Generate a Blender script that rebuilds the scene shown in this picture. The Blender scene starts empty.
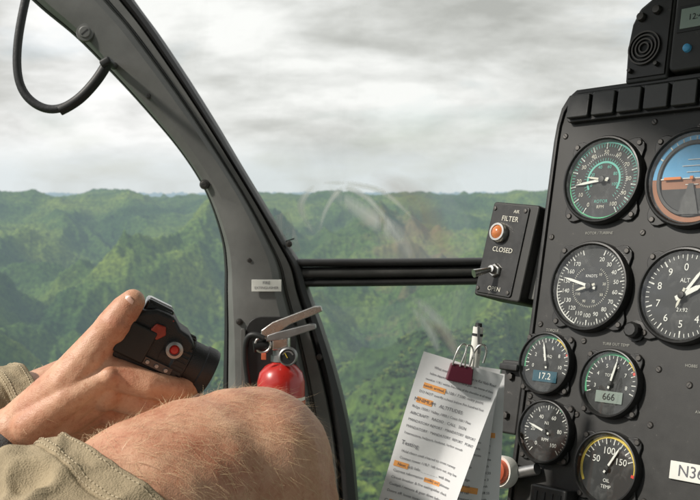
import bpy, math, random, bmesh
import numpy as np
from mathutils import Vector, Matrix, noise as mnoise
random.seed(4); np.random.seed(4)
sc = bpy.context.scene
PITCH = math.radians(3.72)
C = Matrix.Rotation(-PITCH, 4, 'X')      # aircraft flies slightly nose down
rad = math.radians
# ------------------------------------------------------------------ helpers
def root(name, M=Matrix.Identity(4), world=False):
    o = bpy.data.objects.new(name, None); o.empty_display_size = .02
    sc.collection.objects.link(o)
    o.matrix_world = M if world else C @ M
    return o
def add(name, verts, faces, mat, parent=None, smooth=False, M=None, mi=None):
    me = bpy.data.meshes.new(name)
    if M is not None: verts = [M @ Vector(v) for v in verts]
    me.from_pydata([tuple(v) for v in verts], [], faces)
    mats = mat if isinstance(mat, (list, tuple)) else [mat]
    for m in mats: me.materials.append(m)
    if mi is not None: me.polygons.foreach_set('material_index', mi)
    if smooth: me.polygons.foreach_set('use_smooth', [True]*len(me.polygons))
    me.update()
    o = bpy.data.objects.new(name, me); sc.collection.objects.link(o)
    if parent: o.parent = parent
    return o
def bevel(o, w, seg=2, ang=30):
    b = o.modifiers.new('b', 'BEVEL'); b.width = w; b.segments = seg; b.limit_method = 'ANGLE'; b.angle_limit = rad(ang)
    for p in o.data.polygons: p.use_smooth = True
    n = o.modifiers.new('wn', 'WEIGHTED_NORMAL'); n.keep_sharp = True
    return o
def box(name, cx, cy, cz, sx, sy, sz, mat, parent, M=None, bw=0.0015, seg=2):
    v = [(cx+a*sx/2, cy+b*sy/2, cz+c*sz/2) for a in (-1,1) for b in (-1,1) for c in (-1,1)]
    f = [(0,1,3,2),(4,6,7,5),(0,4,5,1),(2,3,7,6),(0,2,6,4),(1,5,7,3)]
    o = add(name, v, f, mat, parent, M=M)
    if bw: bevel(o, bw, seg)
    return o
def lathe(name, prof, mat, parent, M=None, seg=40, smooth=True, cap=False):
    vs=[]; fs=[]
    for i in range(seg):
        a=2*math.pi*i/seg
        for r,z in prof: vs.append((r*math.sin(a), r*math.cos(a), z))
    n=len(prof)
    for i in range(seg):
        j=(i+1)%seg
        for k in range(n-1):
            fs.append((i*n+k, i*n+k+1, j*n+k+1, j*n+k))
    o=add(name, vs, fs, mat, parent, smooth=smooth, M=M)
    w=o.modifiers.new('w','WELD'); w.merge_threshold=1e-6
    if smooth:
        e=o.modifiers.new('e','EDGE_SPLIT'); e.split_angle=rad(35)
    return o
def extrude(name, pts, z0, z1, mat, parent, M=None, bw=0):
    n=len(pts)
    v=[(p[0],p[1],z0) for p in pts]+[(p[0],p[1],z1) for p in pts]
    f=[tuple(range(n,2*n)), tuple(range(n-1,-1,-1))]+[(i,(i+1)%n,n+(i+1)%n,n+i) for i in range(n)]
    o=add(name,v,f,mat,parent,M=M)
    if bw: bevel(o,bw,2)
    return o
def tube(name, pts, r, mat, parent=None, cyc=False, M=None, radii=None, res=4):
    cu=bpy.data.curves.new(name,'CURVE'); cu.dimensions='3D'; cu.bevel_depth=r; cu.bevel_resolution=res; cu.use_fill_caps=True
    s=cu.splines.new('NURBS'); s.points.add(len(pts)-1); s.use_endpoint_u=True; s.order_u=4 if len(pts)>3 else 2; s.use_cyclic_u=cyc; s.resolution_u=8
    for i,p in enumerate(pts):
        q = M@Vector(p) if M is not None else Vector(p)
        s.points[i].co=(q.x,q.y,q.z,1)
        if radii: s.points[i].radius=radii[i]
    cu.materials.append(mat)
    o=bpy.data.objects.new(name,cu); sc.collection.objects.link(o)
    if parent: o.parent=parent
    return o
def rod(name, a, b, r0, r1, mat, parent, M=None, seg=20):
    a=Vector(a); b=Vector(b)
    if M is not None: a=M@a; b=M@b
    d=b-a; L=d.length
    R=Matrix.Translation(a)@d.to_track_quat('Z','Y').to_matrix().to_4x4()
    return lathe(name,[(0,0),(r0,0),(r1,L),(0,L)],mat,parent,M=R,seg=seg)
def text(name, s, x, y, z, size, mat, parent, M=None, rot=0, ax='CENTER', ext=0):
    cu=bpy.data.curves.new(name,'FONT'); cu.body=s; cu.size=size; cu.align_x=ax; cu.align_y='CENTER'; cu.extrude=ext
    cu.resolution_u=3
    cu.materials.append(mat)
    o=bpy.data.objects.new(name,cu); sc.collection.objects.link(o)
    L=Matrix.Translation((x,y,z))@Matrix.Rotation(rot,4,'Z')
    if M is not None: L=M@L
    o.parent=parent; o.matrix_local=L
    return o
# ------------------------------------------------------------------ materials
def mat(name, col, rough=.5, metal=0, var=.0, vscale=30, bump=0, bscale=200, spec=.5, coat=0):
    m=bpy.data.materials.new(name); m.use_nodes=True; nt=m.node_tree; N=nt.nodes; L=nt.links
    b=N['Principled BSDF']
    b.inputs['Base Color'].default_value=(*col,1); b.inputs['Roughness'].default_value=rough; b.inputs['Metallic'].default_value=metal
    b.inputs['Specular IOR Level'].default_value=spec
    b.inputs['Coat Weight'].default_value=coat
    tc=N.new('ShaderNodeTexCoord')
    if var:
        n=N.new('ShaderNodeTexNoise'); n.inputs['Scale'].default_value=vscale; n.inputs['Detail'].default_value=5; n.inputs['Roughness'].default_value=.65
        L.new(tc.outputs['Object'],n.inputs['Vector'])
        r=N.new('ShaderNodeValToRGB'); r.color_ramp.elements[0].position=.3; r.color_ramp.elements[1].position=.7
        r.color_ramp.elements[0].color=(*[c*(1-var) for c in col],1); r.color_ramp.elements[1].color=(*[min(1,c*(1+var)) for c in col],1)
        L.new(n.outputs['Fac'],r.inputs['Fac']); L.new(r.outputs['Color'],b.inputs['Base Color'])
        mr=N.new('ShaderNodeMapRange'); mr.inputs['To Min'].default_value=max(.02,rough-.12); mr.inputs['To Max'].default_value=min(1,rough+.15)
        L.new(n.outputs['Fac'],mr.inputs['Value']); L.new(mr.outputs['Result'],b.inputs['Roughness'])
    if bump:
        n2=N.new('ShaderNodeTexNoise'); n2.inputs['Scale'].default_value=bscale; n2.inputs['Detail'].default_value=3
        L.new(tc.outputs['Object'],n2.inputs['Vector'])
        bp=N.new('ShaderNodeBump'); bp.inputs['Strength'].default_value=bump; bp.inputs['Distance'].default_value=.001
        L.new(n2.outputs['Fac'],bp.inputs['Height']); L.new(bp.outputs['Normal'],b.inputs['Normal'])
    return m
def worn(m,amount=.6,col=(.12,.11,.10),scale=140,th=.66):
    nt=m.node_tree;N=nt.nodes;L=nt.links;b=N['Principled BSDF']
    src=b.inputs['Base Color'].links[0].from_socket
    tc=N.new('ShaderNodeTexCoord'); n=N.new('ShaderNodeTexNoise'); n.inputs['Scale'].default_value=scale; n.inputs['Detail'].default_value=8; n.inputs['Roughness'].default_value=.8
    L.new(tc.outputs['Object'],n.inputs['Vector'])
    r=N.new('ShaderNodeMapRange'); r.inputs['From Min'].default_value=th; r.inputs['From Max'].default_value=th+.05; r.inputs['To Max'].default_value=amount
    L.new(n.outputs['Fac'],r.inputs['Value'])
    x=N.new('ShaderNodeMix'); x.data_type='RGBA'; x.inputs['B'].default_value=(*col,1); L.new(r.outputs[0],x.inputs['Factor']); L.new(src,x.inputs['A']); L.new(x.outputs['Result'],b.inputs['Base Color'])
    return m
M_PANEL=worn(mat('panel_black',(.021,.021,.020),.5,var=.35,vscale=60,bump=.06,bscale=1500),.7,scale=120,th=.62)
M_BEZEL=worn(mat('bezel_black',(.016,.016,.016),.38,var=.3,vscale=90),.6,scale=200,th=.62)
M_FACE=mat('gauge_face',(.012,.013,.014),.6)
M_WHITE=mat('marking_white',(.80,.80,.76),.6)
M_CREAM=mat('numeral_cream',(.68,.66,.57),.6)
M_GREEN=mat('marking_green',(.07,.42,.2),.6)
M_TEAL=mat('marking_teal',(.14,.5,.42),.6)
M_YEL=mat('marking_yellow',(.75,.55,.06),.6)
M_RED=mat('marking_red',(.7,.05,.03),.6)
M_ORANGE=mat('marking_orange',(.85,.25,.05),.6)
M_BLUE=mat('horizon_blue',(.10,.42,.75),.5)
M_BROWN=mat('horizon_brown',(.32,.11,.035),.5)
M_LCD=mat('lcd',(.02,.09,.13),.3)
M_LCDG=mat('lcd_grey',(.25,.3,.27),.3)
M_CHROME=mat('chrome',(.62,.6,.57),.25,1,var=.08,vscale=60)
M_STEEL=mat('steel',(.36,.36,.36),.42,1,var=.12,vscale=60)
M_SCREW=mat('screw_dark',(.09,.085,.08),.4,.8)
M_FRAME=worn(mat('frame_grey_paint',(.125,.126,.12),.42,var=.2,vscale=14,bump=.1,bscale=500),.5,(.30,.28,.26),60,.66)
M_RUB=mat('rubber_black',(.012,.012,.012),.5,var=.3,vscale=40)
M_STRAP=mat('cable_black',(.03,.031,.034),.5,bump=.3,bscale=300)
M_REDP=mat('extinguisher_red',(.45,.02,.015),.3,var=.15,vscale=30,coat=.3)
M_PAPER=mat('paper',(.74,.75,.76),.8,var=.05,vscale=25,bump=.1,bscale=120)
M_INK=mat('ink',(.13,.13,.15),.8)
M_HL=mat('highlighter',(.9,.40,.12),.8,var=.15,vscale=200)
M_MAROON=mat('clip_maroon',(.10,.015,.03),.35)
M_CAM=mat('camera_black',(.010,.010,.011),.42,var=.2,vscale=80,bump=.35,bscale=1200)
M_CAMG=mat('camera_gloss',(.02,.02,.022),.12,coat=.5)
M_REDK=mat('knob_orange_red',(.62,.13,.06),.45,var=.15,vscale=100)
M_PLAC=mat('placard',(.72,.72,.67),.5,var=.06,vscale=60)
M_LINER=mat('headliner_grey',(.32,.32,.31),.8,var=.1,vscale=8)
def skin_mat():
    m=mat('skin',(.5,.27,.18),.5,bump=.0); nt=m.node_tree;N=nt.nodes;L=nt.links;b=N['Principled BSDF']
    tc=N.new('ShaderNodeTexCoord')
    n=N.new('ShaderNodeTexNoise'); n.inputs['Scale'].default_value=24; n.inputs['Detail'].default_value=7; n.inputs['Roughness'].default_value=.7
    L.new(tc.outputs['Object'],n.inputs['Vector'])
    r=N.new('ShaderNodeValToRGB'); e=r.color_ramp.elements; e[0].position=.34; e[1].position=.66
    e[0].color=(.49,.21,.125,1); e[1].color=(.70,.42,.275,1)
    L.new(n.outputs['Fac'],r.inputs['Fac'])
    n3=N.new('ShaderNodeTexNoise'); n3.inputs['Scale'].default_value=260; n3.inputs['Detail'].default_value=3
    L.new(tc.outputs['Object'],n3.inputs['Vector'])
    r3=N.new('ShaderNodeMapRange'); r3.inputs['From Min'].default_value=.54; r3.inputs['From Max'].default_value=.76; r3.inputs['To Max'].default_value=.7
    L.new(n3.outputs['Fac'],r3.inputs['Value'])
    mx=N.new('ShaderNodeMix'); mx.data_type='RGBA'; mx.blend_type='MULTIPLY'; mx.inputs['B'].default_value=(.76,.58,.5,1)
    L.new(r3.outputs[0],mx.inputs['Factor']); L.new(r.outputs['Color'],mx.inputs['A']); L.new(mx.outputs['Result'],b.inputs['Base Color'])
    v=N.new('ShaderNodeTexVoronoi'); v.inputs['Scale'].default_value=900; L.new(tc.outputs['Object'],v.inputs['Vector'])
    n2=N.new('ShaderNodeTexNoise'); n2.inputs['Scale'].default_value=110; n2.inputs['Detail'].default_value=5; L.new(tc.outputs['Object'],n2.inputs['Vector'])
    ad=N.new('ShaderNodeMath'); ad.operation='MULTIPLY_ADD'; ad.inputs[1].default_value=.25
    L.new(v.outputs['Distance'],ad.inputs[0]); L.new(n2.outputs['Fac'],ad.inputs[2])
    bp=N.new('ShaderNodeBump'); bp.inputs['Strength'].default_value=.45; bp.inputs['Distance'].default_value=.0013
    L.new(ad.outputs[0],bp.inputs['Height']); L.new(bp.outputs['Normal'],b.inputs['Normal'])
    b.inputs['Roughness'].default_value=.5
    return m
M_SKIN=skin_mat()
M_NAIL=mat('nail',(.62,.38,.30),.32)
M_HAIR=mat('body_hair',(.68,.50,.30),.45)
def cloth_mat(name,col,sc_=900):
    m=mat(name,col,.9,spec=.2); nt=m.node_tree;N=nt.nodes;L=nt.links;b=N['Principled BSDF']
    tc=N.new('ShaderNodeTexCoord')
    n=N.new('ShaderNodeTexNoise'); n.inputs['Scale'].default_value=22; n.inputs['Detail'].default_value=8; n.inputs['Roughness'].default_value=.7
    L.new(tc.outputs['Object'],n.inputs['Vector'])
    r=N.new('ShaderNodeValToRGB'); e=r.color_ramp.elements; e[0].position=.3;e[1].position=.7
    e[0].color=(*[c*.75 for c in col],1); e[1].color=(*[c*1.18 for c in col],1)
    L.new(n.outputs['Fac'],r.inputs['Fac']); L.new(r.outputs['Color'],b.inputs['Base Color'])
    w=N.new('ShaderNodeTexNoise'); w.inputs['Scale'].default_value=sc_; L.new(tc.outputs['Object'],w.inputs['Vector'])
    w2=N.new('ShaderNodeTexNoise'); w2.inputs['Scale'].default_value=45; w2.inputs['Detail'].default_value=4; L.new(tc.outputs['Object'],w2.inputs['Vector'])
    ad=N.new('ShaderNodeMath'); ad.operation='MULTIPLY_ADD'; ad.inputs[1].default_value=.3
    L.new(w.outputs['Fac'],ad.inputs[0]); L.new(w2.outputs['Fac'],ad.inputs[2])
    bp=N.new('ShaderNodeBump'); bp.inputs['Strength'].default_value=.8; bp.inputs['Distance'].default_value=.004
    L.new(ad.outputs[0],bp.inputs['Height']); L.new(bp.outputs['Normal'],b.inputs['Normal'])
    return m
M_KHAKI=cloth_mat('khaki_cotton',(.40,.325,.215))
M_STITCH=mat('stitch_thread',(.52,.44,.31),.8)
M_GREYC=cloth_mat('grey_knit',(.13,.135,.14),1200)
def glass_mat(name, gl=.05, dirt_refl=.1, scale=(3,3,3), col=(.9,.92,.9), lo=.5, fade=False):  # diffuse veil carries grime, scuffs and painted reflections
    m=bpy.data.materials.new(name); m.use_nodes=True; nt=m.node_tree; N=nt.nodes; L=nt.links
    for n in list(N): N.remove(n)
    out=N.new('ShaderNodeOutputMaterial'); t=N.new('ShaderNodeBsdfTransparent'); t.inputs[0].default_value=(.97,.98,.97,1) if not fade else (1,1,1,1)
    g=N.new('ShaderNodeBsdfGlossy'); g.inputs['Roughness'].default_value=.04
    m1=N.new('ShaderNodeMixShader'); m1.inputs[0].default_value=gl
    L.new(t.outputs[0],m1.inputs[1]); L.new(g.outputs[0],m1.inputs[2])
    d=N.new('ShaderNodeBsdfDiffuse'); d.inputs[0].default_value=(*col,1)
    tr=N.new('ShaderNodeBsdfTranslucent'); tr.inputs[0].default_value=(*col,1)
    dm=N.new('ShaderNodeMixShader'); L.new(d.outputs[0],dm.inputs[1]); L.new(tr.outputs[0],dm.inputs[2])
    tc=N.new('ShaderNodeTexCoord'); mp=N.new('ShaderNodeMapping'); mp.inputs['Scale'].default_value=scale; mp.inputs['Rotation'].default_value=(0,rad(35),0)
    L.new(tc.outputs['Object'],mp.inputs['Vector'])
    n=N.new('ShaderNodeTexNoise'); n.inputs['Scale'].default_value=1; n.inputs['Detail'].default_value=4; n.inputs['Distortion'].default_value=1.5
    L.new(mp.outputs[0],n.inputs['Vector'])
    r=N.new('ShaderNodeMapRange'); r.inputs['From Min'].default_value=lo; r.inputs['From Max'].default_value=lo+.3; r.inputs['To Max'].default_value=dirt_refl
    L.new(n.outputs['Fac'],r.inputs['Value'])
    fac=r.outputs[0]
    if fade:
        at=N.new('ShaderNodeAttribute'); at.attribute_name='fade'
        mu=N.new('ShaderNodeMath'); mu.operation='MULTIPLY'; L.new(fac,mu.inputs[0]); L.new(at.outputs['Fac'],mu.inputs[1]); fac=mu.outputs[0]
    m2=N.new('ShaderNodeMixShader'); L.new(fac,m2.inputs[0]); L.new((t if fade else m1).outputs[0],m2.inputs[1]); L.new(dm.outputs[0],m2.inputs[2])
    L.new(m2.outputs[0],out.inputs[0])
    return m
M_WIND=glass_mat('windscreen_acrylic',.03,.13,(9,9,3))
M_GLASS=glass_mat('gauge_glass',.085,.14,(60,60,60))
M_TAB=glass_mat('clear_plastic',.05,.3,(60,60,9),lo=.3)
M_SCUFF_REFL=glass_mat('glass_scuff_reflection',.02,.75,(40,40,9),lo=.22,fade=True)  # scuffs plus whitish reflections painted as a diffuse veil
M_REFL_BROWN=glass_mat('painted_reflection_brown',.02,.34,(14,14,9),(.50,.33,.22),lo=.2,fade=True)  # warm reflection in the pane, painted as brown diffuse colour
# ------------------------------------------------------------------ sky / world
SUNV=Vector((-.70,-.22,.60)).normalized()
el=math.asin(SUNV.z); az=math.atan2(SUNV.x,SUNV.y)
w=bpy.data.worlds.new("World"); sc.world=w; w.use_nodes=True; nt=w.node_tree; N=nt.nodes; L=nt.links
for n in list(N): N.remove(n)
wo=N.new('ShaderNodeOutputWorld')
sky=N.new('ShaderNodeTexSky'); sky.sky_type='NISHITA'; sky.sun_disc=False; sky.sun_elevation=el; sky.sun_rotation=az
b1=N.new('ShaderNodeBackground'); b1.inputs[1].default_value=.14; L.new(sky.outputs[0],b1.inputs[0])
tc=N.new('ShaderNodeTexCoord'); sp=N.new('ShaderNodeSeparateXYZ'); L.new(tc.outputs['Generated'],sp.inputs[0])
def mth(op,a,b=None,c=None):
    n=N.new('ShaderNodeMath'); n.operation=op
    for i,x in enumerate((a,b,c)):
        if x is None: continue
        if isinstance(x,(int,float)): n.inputs[i].default_value=x
        else: L.new(x,n.inputs[i])
    return n.outputs[0]
zc=mth('MAXIMUM',sp.outputs[2],0.0); zz=mth('ADD',zc,.50)
px=mth('DIVIDE',sp.outputs[0],zz); py=mth('DIVIDE',sp.outputs[1],zz)
cb=N.new('ShaderNodeCombineXYZ'); L.new(px,cb.inputs[0]); L.new(py,cb.inputs[1]); L.new(mth('MULTIPLY',zc,4.5),cb.inputs[2])
n1=N.new('ShaderNodeTexNoise'); n1.inputs['Scale'].default_value=3.0; n1.inputs['Detail'].default_value=8; n1.inputs['Roughness'].default_value=.55; n1.inputs['Distortion'].default_value=.15
mpw=N.new('ShaderNodeMapping'); mpw.inputs['Location'].default_value=(5.3,.7,0); L.new(cb.outputs[0],mpw.inputs['Vector'])
L.new(mpw.outputs[0],n1.inputs['Vector'])
r1=N.new('ShaderNodeValToRGB'); e=r1.color_ramp.elements
e[0].position=.34; e[0].color=(.50,.505,.48,1); e[1].position=.60; e[1].color=(1.02,1.02,1.0,1)
x=e.new(.43); x.color=(.66,.665,.64,1); x=e.new(.51); x.color=(.83,.835,.815,1)
L.new(n1.outputs['Fac'],r1.inputs['Fac'])
hz=N.new('ShaderNodeMapRange'); hz.interpolation_type='SMOOTHSTEP'; hz.inputs['From Min'].default_value=.006; hz.inputs['From Max'].default_value=.055; L.new(sp.outputs[2],hz.inputs['Value'])
mx=N.new('ShaderNodeMix'); mx.data_type='RGBA'; mx.inputs['A'].default_value=(.77,.82,.83,1)
L.new(hz.outputs[0],mx.inputs['Factor']); L.new(r1.outputs[0],mx.inputs['B'])
b2=N.new('ShaderNodeBackground'); L.new(mx.outputs['Result'],b2.inputs[0]); b2.inputs[1].default_value=1.0
n2=N.new('ShaderNodeTexNoise'); n2.inputs['Scale'].default_value=2.2; n2.inputs['Detail'].default_value=6; L.new(cb.outputs[0],n2.inputs['Vector'])
cov=N.new('ShaderNodeMapRange'); cov.inputs['From Min'].default_value=.34; cov.inputs['From Max'].default_value=.46; cov.inputs['To Min'].default_value=.6; L.new(n2.outputs['Fac'],cov.inputs['Value'])
ms=N.new('ShaderNodeMixShader'); L.new(cov.outputs[0],ms.inputs[0]); L.new(b1.outputs[0],ms.inputs[1]); L.new(b2.outputs[0],ms.inputs[2])
L.new(ms.outputs[0],wo.inputs[0])
sl=bpy.data.lights.new('sun','SUN'); sl.energy=4.0; sl.angle=rad(4); sl.color=(1,.94,.85)
so=bpy.data.objects.new('sun',sl); sc.collection.objects.link(so); so.rotation_euler=SUNV.to_track_quat('Z','Y').to_euler()
# ------------------------------------------------------------------ terrain
perm=np.random.RandomState(11).permutation(256); perm=np.concatenate([perm,perm])
gang=np.random.RandomState(5).rand(256)*2*np.pi; GX=np.cos(gang); GY=np.sin(gang)
def perlin(x,y,sd=0):
    x=x+sd*17.3; y=y-sd*9.1
    xi=np.floor(x).astype(int); yi=np.floor(y).astype(int); xf=x-xi; yf=y-yi
    u=xf*xf*xf*(xf*(xf*6-15)+10); v=yf*yf*yf*(yf*(yf*6-15)+10)
    def g(ix,iy,dx,dy):
        h=perm[(perm[ix&255]+iy)&255]; return GX[h]*dx+GY[h]*dy
    a=g(xi,yi,xf,yf); b=g(xi+1,yi,xf-1,yf); c=g(xi,yi+1,xf,yf-1); d=g(xi+1,yi+1,xf-1,yf-1)
    return (a+(b-a)*u + ((c+(d-c)*u)-(a+(b-a)*u))*v)*1.5
# main ridges: (x0,y0,x1,y1,height,half width)
RID=[(-90,1150,420,3100,210,420),(-640,1500,-60,3500,230,430),(-1250,2400,-420,4700,250,520),(560,2500,600,4100,170,480),(60,3300,170,5200,190,430),(1100,1600,1300,4200,250,520),(-1500,1200,-1300,3200,260,520),(-700,4200,-300,5600,170,400)]
def H(x,y):
    r=np.hypot(x,y)
    wx=x+150*perlin(x/800,y/800,3)+60*perlin(x/300,y/300,8)+18*perlin(x/110,y/110,15); wy=y+150*perlin(x/800,y/800,7)+50*perlin(x/280,y/280,17)
    base=np.interp(r,[0,900,1500,2300,3200,4200,5200,6000,6800,8500,12000,40000],[-640,-660,-655,-630,-580,-460,-260,-75,-80,-220,-330,-400])
    base=base+np.interp(r,[0,3500,6000,9000],[0,20,34,60])*perlin(x/1300,y/2500,21)
    ampl=np.interp(r,[0,1000,2500,4500,5600,6300,9000,40000],[150,210,260,250,110,75,200,150])
    ca,sa=math.cos(.42),math.sin(.42)
    ux=wx*ca+wy*sa; uy=-wx*sa+wy*ca
    n0=perlin(ux/700,uy/1900,1); big=1-np.sqrt(n0*n0+.0012)
    s=.95*np.clip(big,0,1)**2.0
    rg=np.zeros_like(x)
    for (x0,y0,x1,y1,h_,w_) in RID:
        dx,dy=x1-x0,y1-y0; L2=dx*dx+dy*dy
        t=np.clip(((wx-x0)*dx+(wy-y0)*dy)/L2,0,1)
        d=np.hypot(wx-(x0+t*dx),wy-(y0+t*dy))
        c_=np.clip(1-np.sqrt((d/w_)**2+.0006),0,1)
        rg=np.maximum(rg,h_*(.55+.45*t)*c_**1.25)
    rg=rg*np.interp(r,[0,4400,5600],[1,1,.45])
    f=1/330.; a=.33; wgt=np.ones_like(x)
    for o in range(6):
        q=perlin(wx*f,wy*f*(.75 if o<2 else .95),o+2); n=1-np.sqrt(q*q+.0010); n=n*n
        s=s+(n-.5)*a*wgt; wgt=np.clip(n*1.3,.15,1); a*=.50; f*=2.05
    return base+ampl*(s-.42)+rg
azs=np.radians(np.concatenate([np.arange(-180,-27,1.5),np.arange(-26.95,27,.065),np.arange(27.5,180.1,1.5)])); azs[-1]=math.pi
rs=np.concatenate([np.geomspace(150,800,30)[:-1],np.geomspace(800,7200,720),np.geomspace(7300,45000,70)])
RR,AA=np.meshgrid(rs,azs,indexing='ij'); X=RR*np.sin(AA); Y=RR*np.cos(AA)
Z=H(X,Y)+np.where(RR<7000,1,0)*4.5*perlin(X/16,Y/16,4)+4*perlin(X/45,Y/45,2)
nr,na=Z.shape
V=np.stack([X,Y,Z],-1).reshape(-1,3)
i=np.arange(nr-1)[:,None]*na+np.arange(na-1)[None,:]
F=np.stack([i,i+1,i+1+na,i+na],-1).reshape(-1,4)[:, ::-1]
me=bpy.data.meshes.new('hills'); me.vertices.add(len(V)); me.vertices.foreach_set('co',V.ravel())
me.loops.add(F.size); me.loops.foreach_set('vertex_index',F.ravel().astype(np.int32))
me.polygons.add(len(F)); me.polygons.foreach_set('loop_start',np.arange(0,F.size,4,dtype=np.int32))
me.polygons.foreach_set('use_smooth',np.ones(len(F),dtype=bool))
me.update(); me.validate()
hills=bpy.data.objects.new('hills',me); sc.collection.objects.link(hills)
def haze(nt, shader):  # aerial haze painted into the surface as emission, growing with distance
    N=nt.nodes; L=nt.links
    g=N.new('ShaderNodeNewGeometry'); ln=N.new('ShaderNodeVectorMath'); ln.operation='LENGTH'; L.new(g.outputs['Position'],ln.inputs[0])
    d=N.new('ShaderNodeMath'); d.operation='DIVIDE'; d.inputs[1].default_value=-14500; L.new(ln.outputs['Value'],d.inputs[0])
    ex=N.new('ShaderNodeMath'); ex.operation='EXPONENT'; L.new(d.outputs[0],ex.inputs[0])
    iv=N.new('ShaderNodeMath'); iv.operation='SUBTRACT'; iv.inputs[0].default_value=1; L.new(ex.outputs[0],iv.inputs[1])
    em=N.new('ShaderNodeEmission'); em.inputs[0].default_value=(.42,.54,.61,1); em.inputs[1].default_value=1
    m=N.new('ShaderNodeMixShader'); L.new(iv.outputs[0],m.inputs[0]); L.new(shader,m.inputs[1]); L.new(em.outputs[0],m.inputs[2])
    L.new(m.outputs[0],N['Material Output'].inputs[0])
mt=bpy.data.materials.new('hill_forest'); mt.use_nodes=True; nt=mt.node_tree;N=nt.nodes;L=nt.links;b=N['Principled BSDF']; b.inputs['Roughness'].default_value=.9; b.inputs['Specular IOR Level'].default_value=.1
tc=N.new('ShaderNodeTexCoord')
def nz(s,d=5,ro=.6):
    n=N.new('ShaderNodeTexNoise'); n.inputs['Scale'].default_value=s; n.inputs['Detail'].default_value=d; n.inputs['Roughness'].default_value=ro; L.new(tc.outputs['Object'],n.inputs['Vector']); return n
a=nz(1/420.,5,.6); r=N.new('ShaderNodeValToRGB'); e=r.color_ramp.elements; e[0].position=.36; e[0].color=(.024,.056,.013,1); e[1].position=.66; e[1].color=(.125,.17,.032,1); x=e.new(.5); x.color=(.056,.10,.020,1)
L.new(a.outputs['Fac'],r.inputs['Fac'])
a2=nz(1/17.,4,.72); r2=N.new('ShaderNodeValToRGB'); e=r2.color_ramp.elements; e[0].position=.35; e[0].color=(.38,.42,.38,1); e[1].position=.66; e[1].color=(1.5,1.46,1.25,1)
L.new(a2.outputs['Fac'],r2.inputs['Fac'])
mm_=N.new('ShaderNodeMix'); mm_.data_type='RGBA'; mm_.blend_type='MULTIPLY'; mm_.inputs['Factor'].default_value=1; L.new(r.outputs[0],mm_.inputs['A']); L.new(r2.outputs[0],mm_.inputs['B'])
geo=N.new('ShaderNodeMapping'); geo.vector_type='POINT'; geo.inputs['Location'].default_value=(-1.15,-4.6,0); geo.inputs['Scale'].default_value=(1/260.,1/900.,0); L.new(tc.outputs['Object'],geo.inputs['Vector'])
vl=N.new('ShaderNodeVectorMath'); vl.operation='LENGTH'; L.new(geo.outputs[0],vl.inputs[0])
sn=nz(1/140.,5,.7); sadd=N.new('ShaderNodeMath'); sadd.operation='MULTIPLY_ADD'; sadd.inputs[1].default_value=2.6; L.new(sn.outputs['Fac'],sadd.inputs[0]); L.new(vl.outputs['Value'],sadd.inputs[2])
smr=N.new('ShaderNodeMapRange'); smr.inputs['From Min'].default_value=2.2; smr.inputs['From Max'].default_value=1.5; smr.inputs['To Min'].default_value=0; smr.inputs['To Max'].default_value=.6; L.new(sadd.outputs[0],smr.inputs['Value'])
bx=N.new('ShaderNodeMix'); bx.data_type='RGBA'; bx.inputs['B'].default_value=(.20,.125,.07,1); L.new(smr.outputs[0],bx.inputs['Factor']); L.new(mm_.outputs['Result'],bx.inputs['A'])
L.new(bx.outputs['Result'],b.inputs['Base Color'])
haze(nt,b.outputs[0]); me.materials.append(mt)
mtr=bpy.data.materials.new('tree_foliage'); mtr.use_nodes=True; nt=mtr.node_tree;N=nt.nodes;L=nt.links;b=N['Principled BSDF']; b.inputs['Roughness'].default_value=.85; b.inputs['Specular IOR Level'].default_value=.1
oi=N.new('ShaderNodeObjectInfo'); r=N.new('ShaderNodeValToRGB'); e=r.color_ramp.elements; e[0].color=(.026,.060,.014,1); e[1].color=(.13,.17,.035,1); x=e.new(.6); x.color=(.058,.102,.022,1)
L.new(oi.outputs['Random'],r.inputs[0]); L.new(r.outputs[0],b.inputs['Base Color'])
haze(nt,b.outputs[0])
M_TRUNK=mat('tree_trunk',(.12,.09,.06),.9)
forest=root('forest',world=True)
NT=17000
rr=np.sqrt(np.random.rand(NT)*(2600**2-850**2)+850**2); aa=np.radians(np.random.rand(NT)*48-24)
tx=rr*np.sin(aa); ty=rr*np.cos(aa); dens=perlin(tx/220,ty/220,9)+.5*perlin(tx/70,ty/70,12)
keep=dens>-.25; tx=tx[keep]; ty=ty[keep]; tz=H(tx,ty)+4.5*perlin(tx/16,ty/16,4)+4*perlin(tx/45,ty/45,2)-1
ts=np.random.rand(len(tx))**1.6*8+6.5; th=np.random.rand(len(tx))*6.28
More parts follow.
